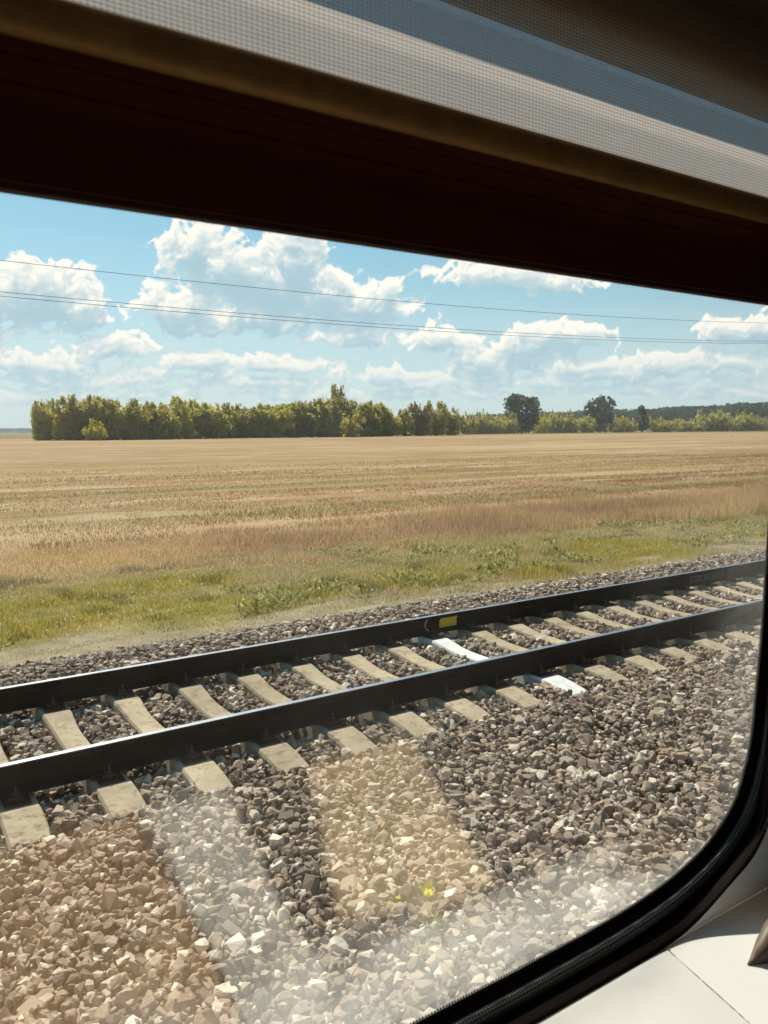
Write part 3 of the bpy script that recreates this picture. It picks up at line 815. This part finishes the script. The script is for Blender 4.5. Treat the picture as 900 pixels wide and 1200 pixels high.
# smooth (Catmull-Rom resample)
def resample(P, m=10):
    out = []
    for i in range(len(P)-1):
        p0, p1, p2, p3 = P[max(i-1, 0)], P[i], P[i+1], P[min(i+2, len(P)-1)]
        for s in np.linspace(0, 1, m, endpoint=False):
            out.append(.5*((2*p1)+(-p0+p2)*s+(2*p0-5*p1+4*p2-p3)*s*s+(-p0+3*p1-3*p2+p3)*s**3))
    out.append(P[-1]); return np.array(out)
rightc = resample(cor)
MID = .29
leftc = rightc[::-1].copy(); leftc[:, 0] = 2*MID-leftc[:, 0]
U = np.concatenate([rightc, leftc])                       # right top -> corner -> bottom -> left top
U[0, 1] = U[-1, 1] = .52
D2 = .047
YO = .620                                                 # inner lip of the deep frame stands nearer the seat
co2 = np.array([(1.128, .30), (1.128, .10), (1.127, -.05), (1.126, -.16), (1.124, -.28), (1.122, -.37), (1.124, -.48), (1.1039, -.5751), (1.075, -.616), (1.010, -.645), (.930, -.6735), (.8606, -.6825), (.7362, -.6832), (.60, -.6832)])
co2[7] = (1.111, -.568)
def respace(P, n):
    P = resample(P, 12); a = np.concatenate([[0], np.cumsum(np.linalg.norm(np.diff(P, axis=0), axis=1))]); s = np.linspace(0, a[-1], n)
    return np.column_stack([np.interp(s, a, P[:, 0]), np.interp(s, a, P[:, 1])])
NH = len(rightc)
cr = respace(cor, NH); cr2 = respace(co2, NH)
def mirror_join(c):
    l = c[::-1].copy(); l[:, 0] = 2*MID-l[:, 0]; return np.concatenate([c, l])
U = mirror_join(cr); U[0, 1] = U[-1, 1] = .52
UO = mirror_join(cr2); UO[0, 1] = UO[-1, 1] = .52
tan = np.gradient(U, axis=0); tan /= np.linalg.norm(tan, axis=1)[:, None]
nrm2 = np.column_stack([-tan[:, 1], tan[:, 0]])           # outward?
cen = np.array([MID, -.2])
if np.sum((U-cen)*nrm2) < 0: nrm2 = -nrm2
arc = np.concatenate([[0], np.cumsum(np.linalg.norm(np.diff(U, axis=0), axis=1))])
def strip(prof, name, mat, parent, uvscale=None, smooth=True):
    """sweep a profile of (outward offset, Y) along the U shaped rim"""
    bm = bmesh.new(); uvl = bm.loops.layers.uv.new('UVMap')
    rows = []
    for k in range(len(U)):
        row = []
        for o, y in prof:
            f = min(1.0, max(0.0, (o-.026)/(D2-.026)))            # from the gasket over to the outer lip
            c = (U[k]+nrm2[k]*min(o, .026))*(1-f) + (UO[k]+nrm2[k]*max(0, o-D2))*f
            row.append(bm.verts.new(rel(c[0], c[1], y)))
        rows.append(row)
    acc = np.concatenate([[0], np.cumsum([math.hypot(prof[i+1][0]-prof[i][0], prof[i+1][1]-prof[i][1]) for i in range(len(prof)-1)])])
    for k in range(len(U)-1):
        for j in range(len(prof)-1):
            f = bm.faces.new((rows[k][j], rows[k][j+1], rows[k+1][j+1], rows[k+1][j]))
            for lp, (a, b) in zip(f.loops, ((k, j), (k, j+1), (k+1, j+1), (k+1, j))): lp[uvl].uv = (arc[a], acc[b])
    return bm_obj(name, bm, mat, parent, smooth)
win = empty('train_window', rel(MID, -.69, .66), 'rounded train window in a black rubber frame with dusty lower rim', 'window')
def at_root(o):
    o.matrix_parent_inverse = Matrix.Translation(win.location).inverted(); return o
at_root(strip([(.0, .674), (.001, .662), (.004, .659), (.0085, .659)], 'inner_frame', M['black'], win))
at_root(strip([(.026, .650), (.029, .646), (.0345, .638), (.042, .627), (D2, .620), (D2+.0015, .6205), (D2+.0015, .640)], 'window_frame', M['black'], win))
gpr = [(.0085, .659)] + [(.0172-.0088*math.cos(a), .6545-.0075*math.sin(a)) for a in np.linspace(.1, math.pi-.1, 9)] + [(.026, .650)]
at_root(strip(gpr, 'gasket', M['gasket'], win))
at_root(strip([(-.010, .6665), (.004, .6665)], 'dotted_border', M['frit'], win, smooth=False))
# pane: thin slab cut to the rim
def slab(poly, y0, y1, name, mat):
    bm = bmesh.new()
    a = [bm.verts.new(rel(x, z, y0)) for x, z in poly]; b = [bm.verts.new(rel(x, z, y1)) for x, z in poly]
    bm.faces.new(a); bm.faces.new(b[::-1])
    n = len(poly)
    bmesh.ops.recalc_face_normals(bm, faces=bm.faces)
    return at_root(bm_obj(name, bm, mat, win))
low_ = U[U[:, 1] < .19]; Rm = nrm2[U[:, 1] < .19]
poly = [tuple(p+q*.003) for p, q in zip(low_, Rm)]
poly = [(poly[0][0], .19)] + poly + [(poly[-1][0], .19)]
slab(poly, .6675, .6725, 'window_pane', M['glass'])
# transom between the main pane and the vent light above it, with shallow ribs, and the head above
TL, TR = U[-1, 0]-.0, U[0, 0]+.0
bm = bmesh.new(); box(bm, TL, TR, .655, .695, CZ+.1835, CZ+.322, .003)
for zz in (.228, .252, .272): box(bm, TL, TR, .6525, .656, CZ+zz, CZ+zz+.004, .001)
at_root(bm_obj('transom', bm, M['header'], win))
bm = bmesh.new(); box(bm, TL, TR, .664, .678, CZ+.1790, CZ+.1845, .001); at_root(bm_obj('edge_strip', bm, M['edge'], win))  # thin brown strip along the top of the pane
bm = bmesh.new(); box(bm, TL, TR, .648, .664, CZ+.421, CZ+.60, .003); at_root(bm_obj('head_frame', bm, M['black'], win))
slab([(TR, .324), (TL, .324), (TL, .420), (TR, .420)], .672, .675, 'vent_pane', M['glass2'])

# white wall moulding around the window: wall part with the window cut out, and the ledge below it
wall = empty('wall_panel', rel(1.5, -.7, .63), 'white moulded wall panel and ledge at the lower right of window', 'wall panel')
def at_wall(o):
    o.matrix_parent_inverse = Matrix.Translation(wall.location).inverted(); return o
ZF = -.6855                                                # where the wall turns into the ledge
def wall_sheet(name, y, grow, mat):
    bm = bmesh.new()
    hole = [bm.verts.new(rel(UO[k, 0]+nrm2[k, 0]*grow, max(UO[k, 1]+nrm2[k, 1]*grow, ZF+.001), y)) for k in range(len(UO))]
    ov = [bm.verts.new(rel(x, z, y)) for x, z in ((-3.0, .86), (-3.0, ZF), (3.0, ZF), (3.0, .86))]
    es = [bm.edges.new((hole[k], hole[(k+1) % len(hole)])) for k in range(len(hole))] + [bm.edges.new((ov[k], ov[(k+1) % 4])) for k in range(4)]
    bmesh.ops.triangle_fill(bm, use_beauty=True, use_dissolve=False, edges=es)
    bmesh.ops.recalc_face_normals(bm, faces=bm.faces)
    return at_wall(bm_obj(name, bm, mat, wall))
wall_sheet('wall', .623, .0005, M['panel'])
wall_sheet('wall_light_block', .629, .0008, M['black'])  # black sheet added to keep the sunlit wall back out of reflections
SEAM = .873
def ledge(x0, x1):
    bm = bmesh.new()
    prof = [(.6228, ZF+.001), (.6205, ZF+.0008), (.614, ZF-.0008)] + [(.614-d, ZF-.0008-d*.25) for d in (.03, .08, .14, .184)] + [(.420, ZF-.054), (.412, ZF-.072), (.410, ZF-.085), (.410, -1.55)]
    prev = None
    for x in (x0, x0+.0015, x1-.0015, x1):
        drop = .0015 if x in (x0, x1) else 0
        ring = [bm.verts.new(rel(x, z-drop, y)) for y, z in prof]
        if prev:
            for a in range(len(prof)-1): bm.faces.new((prev[a], prev[a+1], ring[a+1], ring[a]))
        prev = ring
    return at_wall(bm_obj('ledge', bm, M['panel'], wall, True))
ledge(SEAM+.0009, 3.0); ledge(-3.0, SEAM-.0009)
bm = bmesh.new(); box(bm, SEAM-.004, SEAM+.004, .42, .63, CZ+ZF-.09, CZ+ZF-.066); at_wall(bm_obj('seam_backing', bm, M['black'], wall))
# small brown catch that stands on the ledge
hk = at_Y(873, 1128, .562); hk2 = at_Y(905, 1092, .575)
bm = bmesh.new()
sec = [(0, .0, .0005, .001), (.015, .004, .008, .006), (.035, .010, .022, .013), (.06, .012, .036, .018), (.10, .012, .046, .02), (.16, .012, .048, .02)]
prev = None
for dx, zl, zh, dp in sec:
    ring = [bm.verts.new((dx, -dp, -.004)), bm.verts.new((dx, -dp*.6, zh)), bm.verts.new((dx, dp*.6, zh)), bm.verts.new((dx, dp, -.004))]
    if prev:
        for a in range(4): bm.faces.new((prev[a], prev[(a+1) % 4], ring[(a+1) % 4], ring[a]))
    prev = ring
bm.faces.new(prev); bmesh.ops.recalc_face_normals(bm, faces=bm.faces)
hkz = ZF-.0008-(.614-.545)*.25
ho = bm_obj('coat_hook', bm, M['hook'], None, True, loc=rel(.948, hkz, .553))
tag(ho, 'small brown tapered catch standing on the white ledge', 'catch')

# blind
bl = empty('roller_blind', rel(MID, .275, .60), 'translucent woven roller blind half drawn above the window with bronze bar', 'blind')
def at_bl(o):
    o.matrix_parent_inverse = Matrix.Translation(bl.location).inverted(); return o
bm = bmesh.new()
X = np.linspace(-.7, 1.45, 60)
rows = [[bm.verts.new(rel(x, z, .600+.0015*math.sin(x*5.0+z*3)+.0)) for x in X] for z in (.275, .33, .40, .5, .62, .80)]
for a, b in zip(rows, rows[1:]):
    for k in range(len(X)-1): bm.faces.new((a[k], a[k+1], b[k+1], b[k]))
at_bl(bm_obj('blind_fabric', bm, M['blind'], bl, True))
bm = bmesh.new(); tube(bm, [rel(x, .2765, .600) for x in np.linspace(-.7, 1.45, 12)], .0155, 14, True, (.75, 1.0))
at_bl(bm_obj('bottom_bar', bm, M['bar'], bl, True))

# rest of the carriage interior
def plain(name, b, mat, kind='structure'):
    bm = bmesh.new(); box(bm, *b); o = bm_obj(name, bm, mat); tag(o, kind=kind); return o
plain('ceiling', (-3.1, 3.1, -2.2, .74, CZ+.84, CZ+.90), M['ceil'])
plain('floor', (-3.1, 3.1, -2.2, .74, CZ-1.56, CZ-1.50), M['carpet'])
bm = bmesh.new()                                           # opposite side, with its own window opening
for b_ in ((-3.1, -2.5, -1.50, .84), (.12, 3.1, -1.50, .84), (-2.5, .12, -1.50, -.66), (-2.5, .12, .50, .84)):
    box(bm, b_[0], b_[1], -2.2, -2.14, CZ+b_[2], CZ+b_[3])
tag(bm_obj('wall_back', bm, M['darklining']), kind='structure')
plain('wall_end_left', (-3.1, -3.04, -2.14, .74, CZ-1.50, CZ+.84), M['darklining'])
plain('wall_end_right', (3.04, 3.1, -2.14, .74, CZ-1.50, CZ+.84), M['darklining'])
# table and blanket added out of view, shaped for the reflections in the pane
ZT = -.642
def mir(x, y, z=ZT+.012):
    d = ray(x, y); t = z/d[2]; p = d*t
    return (p[0], 2*.6675-p[1], CZ+z)
tb = empty('added_table', rel(.1, ZT, .2), 'added unseen dark table that holds the blanket for the reflections', 'table')
bm = bmesh.new()
tp = [(-.75, .602), (.40, .602), (.60, .50), (.80, .36), (1.0, .10), (1.0, -.25), (-.75, -.25)]
ta = [bm.verts.new((x, y, CZ+ZT)) for x, y in tp]; tb_ = [bm.verts.new((x, y, CZ+ZT-.028)) for x, y in tp]
bm.faces.new(ta); bm.faces.new(tb_[::-1])
for k in range(len(tp)): bm.faces.new((ta[k], tb_[k], tb_[(k+1) % len(tp)], ta[(k+1) % len(tp)]))
bmesh.ops.recalc_face_normals(bm, faces=bm.faces)
o = bm_obj('tabletop', bm, M['tabletop'], tb); o.matrix_parent_inverse = Matrix.Translation(tb.location).inverted()
for lx in (-.6, .5):
    bm = bmesh.new(); box(bm, lx-.02, lx+.02, -.1, -.06, CZ-1.5, CZ+ZT-.03, .003)
    o = bm_obj('leg', bm, M['tabletop'], tb); o.matrix_parent_inverse = Matrix.Translation(tb.location).inverted()
strips_ = [('b_brown', [(-60, 985), (148, 928), (215, 1060), (300, 1230), (-60, 1230)]), ('b_white', [(158, 926), (250, 893), (330, 1060), (390, 1150), (350, 1220), (306, 1230)]),
           ('b_dark', [(256, 891), (352, 878), (394, 1072), (396, 1130), (338, 1060)]), ('b_tan', [(360, 872), (476, 862), (540, 970), (500, 1035), (455, 1068), (398, 1072)])]
bm = bmesh.new()
for mi, (mn, pl) in enumerate(strips_):
    a = [bm.verts.new(mir(*p)) for p in pl]; b = [bm.verts.new((v.co.x, v.co.y, CZ+ZT+.003)) for v in a]
    f = bm.faces.new(a); f.material_index = mi
    for k in range(len(a)):
        g = bm.faces.new((a[k], b[k], b[(k+1) % len(a)], a[(k+1) % len(a)])); g.material_index = mi
bmesh.ops.recalc_face_normals(bm, faces=bm.faces)
dr = [bm.verts.new(mir(*q)) for q in ((540, 970), (580, 1036, -.70), (502, 1078, -.70), (455, 1068), (500, 1035))]   # the tan end hangs over the table edge
for tri in ((0, 1, 4), (1, 2, 4), (2, 3, 4)):
    f = bm.faces.new([dr[k] for k in tri]); f.material_index = 3
for f in bm.faces:
    if abs(f.normal.z) > .5 and f.normal.z < 0: f.normal_flip()
bk = bm_obj('reflection_blanket', bm, [M[s] for s, _ in strips_])
tag(bk, 'added unseen blanket, striped brown, white, black and tan for the pane reflections', 'blanket')
print('blanket', [tuple(round(c, 2) for c in mir(*p)) for _, pl in strips_ for p in pl])

# ------------------------------------------------------------------ sun, sky with cumulus
sd = bpy.data.lights.new('sun', 'SUN'); sd.energy = 5.0; sd.angle = R(.53); sd.color = (1.0, .93, .80)
so_ = bpy.data.objects.new('sun', sd); COL.objects.link(so_)
so_.rotation_euler = Vector(SUN).to_track_quat('Z', 'Y').to_euler()
w = bpy.data.worlds.new('World'); scene.world = w; w.use_nodes = True
t = NT(w.node_tree); t.n.clear()
out = t.new('ShaderNodeOutputWorld'); bg = t.new('ShaderNodeBackground'); bg.inputs[1].default_value = .076
t.l.new(bg.outputs[0], out.inputs[0])
sky = t.new('ShaderNodeTexSky', sky_type='NISHITA', sun_disc=False)
sky.sun_elevation = SUN_EL; sky.sun_rotation = SUN_AZ; sky.altitude = 100; sky.air_density = 1.0; sky.dust_density = .6; sky.ozone_density = 1.6
dirv = t.new('ShaderNodeTexCoord').outputs['Generated']
dx, dy, dz = t.sep(dirv)
az = t.math('ARCTAN2', dx, dy); el = t.math('ARCSINE', dz)
def azel(x, y):
    d = ray(x, y); return math.atan2(d[0], d[1]), math.asin(d[2])
# cumulus banks: centre and half sizes given in picture units, kept as azimuth / elevation
BL = [  # x, y, rx, ry_up, ry_down, weight
    (230, 294, 44, 34, 38, 1.0), (262, 322, 46, 30, 40, 1.0), (310, 335, 84, 48, 46, 1.1), (345, 312, 40, 42, 55, 1.0), (352, 285, 24, 22, 30, .9), (375, 345, 55, 36, 36, 1.0), (430, 360, 55, 26, 30, .95), (458, 348, 18, 24, 26, .9),
    (210, 362, 50, 30, 26, .95), (300, 374, 80, 26, 18, .9), (515, 396, 42, 20, 18, .9), (420, 392, 60, 18, 14, .6),
    (38, 346, 70, 36, 34, 1.0), (100, 366, 28, 22, 18, .9), (-60, 350, 80, 30, 30, .9),
    (40, 428, 74, 17, 12, .8), (128, 412, 44, 20, 12, .85), (236, 424, 56, 14, 10, .78), (330, 430, 60, 12, 9, .75), (450, 440, 60, 15, 11, .75),
    (575, 322, 66, 17, 14, .75), (640, 330, 50, 14, 12, .55), (650, 392, 62, 16, 22, .95), (565, 424, 44, 20, 18, .85), (610, 408, 34, 18, 18, .85), (690, 428, 60, 12, 12, .7),
    (780, 428, 52, 18, 16, .85), (850, 432, 44, 14, 12, .75), (880, 386, 52, 20, 16, .9), (960, 380, 60, 30, 25, .9), (1020, 420, 80, 30, 25, .8), (-150, 400, 120, 40, 30, .8), (740, 456, 90, 9, 7, .6), (380, 464, 110, 9, 7, .55), (120, 462, 100, 9, 7, .6), (560, 462, 80, 8, 6, .55), (20, 468, 70, 8, 6, .5), (200, 444, 80, 10, 8, .68), (300, 452, 70, 9, 7, .62), (500, 450, 70, 10, 8, .66), (620, 446, 80, 12, 9, .72), (720, 440, 60, 13, 10, .72), (820, 452, 80, 10, 8, .66), (60, 448, 90, 11, 8, .66), (860, 462, 70, 8, 6, .55)]
grp = bpy.data.node_groups.new('cumulus_density', 'ShaderNodeTree')
grp.interface.new_socket('U', in_out='INPUT', socket_type='NodeSocketFloat'); grp.interface.new_socket('V', in_out='INPUT', socket_type='NodeSocketFloat')
grp.interface.new_socket('D', in_out='OUTPUT', socket_type='NodeSocketFloat')
g = NT(grp); gi = g.new('NodeGroupInput'); go = g.new('NodeGroupOutput')
gu, gv = gi.outputs[0], gi.outputs[1]
vec = g.comb(gu, gv, 0.0)
warp1 = g.new('ShaderNodeTexNoise', noise_dimensions='2D'); g.put(warp1.inputs['Vector'], vec); warp1.inputs['Scale'].default_value = 16; warp1.inputs['Detail'].default_value = 2
ws = g.sep(g.vmath('SUBTRACT', warp1.outputs['Color'], (.5, .5, .5)))
u2 = g.math('ADD', gu, g.math('MULTIPLY', ws[0], .030)); v2 = g.math('ADD', gv, g.math('MULTIPLY', ws[1], .022))
acc = None
for bx, by, rx, ru, rd, wt in BL:
    a, e = azel(bx, by)
    du = g.math('MULTIPLY', g.math('SUBTRACT', u2, a), F/rx*.93)
    dv = g.math('SUBTRACT', v2, e)
    dv = g.math('MAXIMUM', g.math('MULTIPLY', dv, F/ru), g.math('MULTIPLY', dv, -F/rd))
    q_ = g.math('MULTIPLY', g.math('SUBTRACT', 1.0, g.math('SQRT', g.math('MULTIPLY_ADD', du, du, g.math('MULTIPLY', dv, dv)))), wt)
    acc = q_ if acc is None else g.math('SMOOTH_MAX', acc, q_, .15)
wv = g.comb(u2, g.math('MULTIPLY', v2, 1.15), 0.0)
def noise2(vec, scale, detail, rough):
    nd = g.new('ShaderNodeTexNoise', noise_dimensions='2D'); g.put(nd.inputs['Vector'], vec)
    nd.inputs['Scale'].default_value = scale; nd.inputs['Detail'].default_value = detail; nd.inputs['Roughness'].default_value = rough
    return nd.outputs['Fac']
def billow(vec, scale, detail, c):
    return g.math('SUBTRACT', c, g.math('ABSOLUTE', g.math('SUBTRACT', noise2(vec, scale, detail, .5), .5)))
puff = g.math('ADD', g.math('MULTIPLY', billow(wv, 24, 1, .12), 2.2), g.math('MULTIPLY', billow(wv, 60, 3, .10), 1.6))
fb = g.math('SUBTRACT', noise2(wv, 34, 8, .62), .5)
D = g.math('ADD', g.math('MULTIPLY', acc, 1.25), g.math('ADD', puff, g.math('MULTIPLY', fb, .95)))
g.l.new(D, go.inputs[0])
def density(u, v):
    nd = t.new('ShaderNodeGroup'); nd.node_tree = grp; t.put(nd.inputs[0], u); t.put(nd.inputs[1], v); return nd.outputs[0]
D0 = density(az, el)
half = t.math('MAXIMUM', D0, 0.0)
od = None                                                # how much cloud lies between a point and the sun
for du_, dv_, wgt in ((-.001, .006, .45), (-.002, .014, .60), (-.004, .025, .45)):
    dd = t.math('MULTIPLY', t.math('MINIMUM', t.math('MAXIMUM', t.math('SUBTRACT', density(t.math('ADD', az, du_), t.math('ADD', el, dv_)), t.math('MULTIPLY', half, .50)), 0.0), .9), wgt)
    od = dd if od is None else t.math('ADD', od, dd)
lit = t.math('EXPONENT', t.math('MULTIPLY', od, -3.1))
thick = t.smooth(D0, .05, .75)
lit = t.math('MULTIPLY', lit, t.math('SUBTRACT', 1.06, t.math('MULTIPLY', thick, .12)), clamp=True)
lit = t.math('MULTIPLY', lit, t.smooth(el, .02, .13, .62, 1.0))
alpha = t.smooth(D0, .0, .26)
alpha = t.math('MULTIPLY', alpha, t.smooth(el, .01, .09, .50, 1.0))
cloud = t.mix(lit, (4.6, 6.95, 8.3), (12.9, 12.3, 11.3))
# sky colour of a late summer noon, a little cyan, paler to the horizon
tint = t.mix(t.smooth(el, 0.0, .30), (.88, 1.06, 1.10), (.98, 1.36, 1.22))
skyc = t.mix(1.0, sky.outputs[0], tint, 'MULTIPLY')
streak = t.smooth(t.noise(t.comb(t.math('MULTIPLY', az, 5.0), t.math('MULTIPLY', el, 42.0), 0.0), 1.0, 6, .6, .3), .42, .72)
band = t.math('MULTIPLY', t.smooth(el, .0, .05), t.smooth(el, .16, .08))
skyc = t.mix(t.math('MULTIPLY', t.math('MULTIPLY', streak, band), .45), skyc, (8.6, 9.4, 9.4))
skyc = t.mix(t.smooth(el, .24, -.02, 0.0, .85), skyc, (7.7, 9.5, 10.2))
fin = t.mix(alpha, skyc, cloud)
t.l.new(fin, bg.inputs[0])
w.cycles.sampling_method = 'NONE'

# the air between here and the horizon
hm = bpy.data.materials.new('summer_haze'); hm.use_nodes = True
h = NT(hm.node_tree); h.n.clear(); ho_ = h.new('ShaderNodeOutputMaterial'); pv = h.new('ShaderNodeVolumePrincipled')
pv.inputs['Color'].default_value = (.86, .93, 1.0, 1); pv.inputs['Density'].default_value = HAZE; pv.inputs['Anisotropy'].default_value = .2
h.l.new(pv.outputs[0], ho_.inputs['Volume'])
bm = bmesh.new(); box(bm, -5990, 5990, -5990, 5990, -1.0, 75.0)
tag(bm_obj('haze', bm, hm), 'thin pale summer haze over the far fields and woods', 'haze', kind='stuff')

# ------------------------------------------------------------------ camera and view
cd = bpy.data.cameras.new('camera'); cam = bpy.data.objects.new('camera', cd); COL.objects.link(cam)
cd.sensor_fit = 'VERTICAL'; cd.sensor_height = 36; cd.lens = F/1200*36
cd.clip_start = .02; cd.clip_end = 20000
Mx = Matrix(((rt[0], up[0], -fw[0], 0), (rt[1], up[1], -fw[1], 0), (rt[2], up[2], -fw[2], CZ), (0, 0, 0, 1)))
cam.matrix_world = Mx
cd.dof.use_dof = True; cd.dof.focus_distance = 9.0; cd.dof.aperture_fstop = cd.lens/2.0
scene.camera = cam
scene.view_settings.view_transform = 'Standard'; scene.view_settings.look = 'None'
scene.view_settings.exposure = .62; scene.view_settings.gamma = 1.0
scene.render.engine = 'CYCLES'
scene.cycles.use_denoising = True; scene.cycles.use_adaptive_sampling = False
scene.cycles.max_bounces = 8; scene.cycles.transparent_max_bounces = 16; scene.cycles.diffuse_bounces = 3; scene.cycles.glossy_bounces = 3
scene.cycles.caustics_reflective = False; scene.cycles.caustics_refractive = False
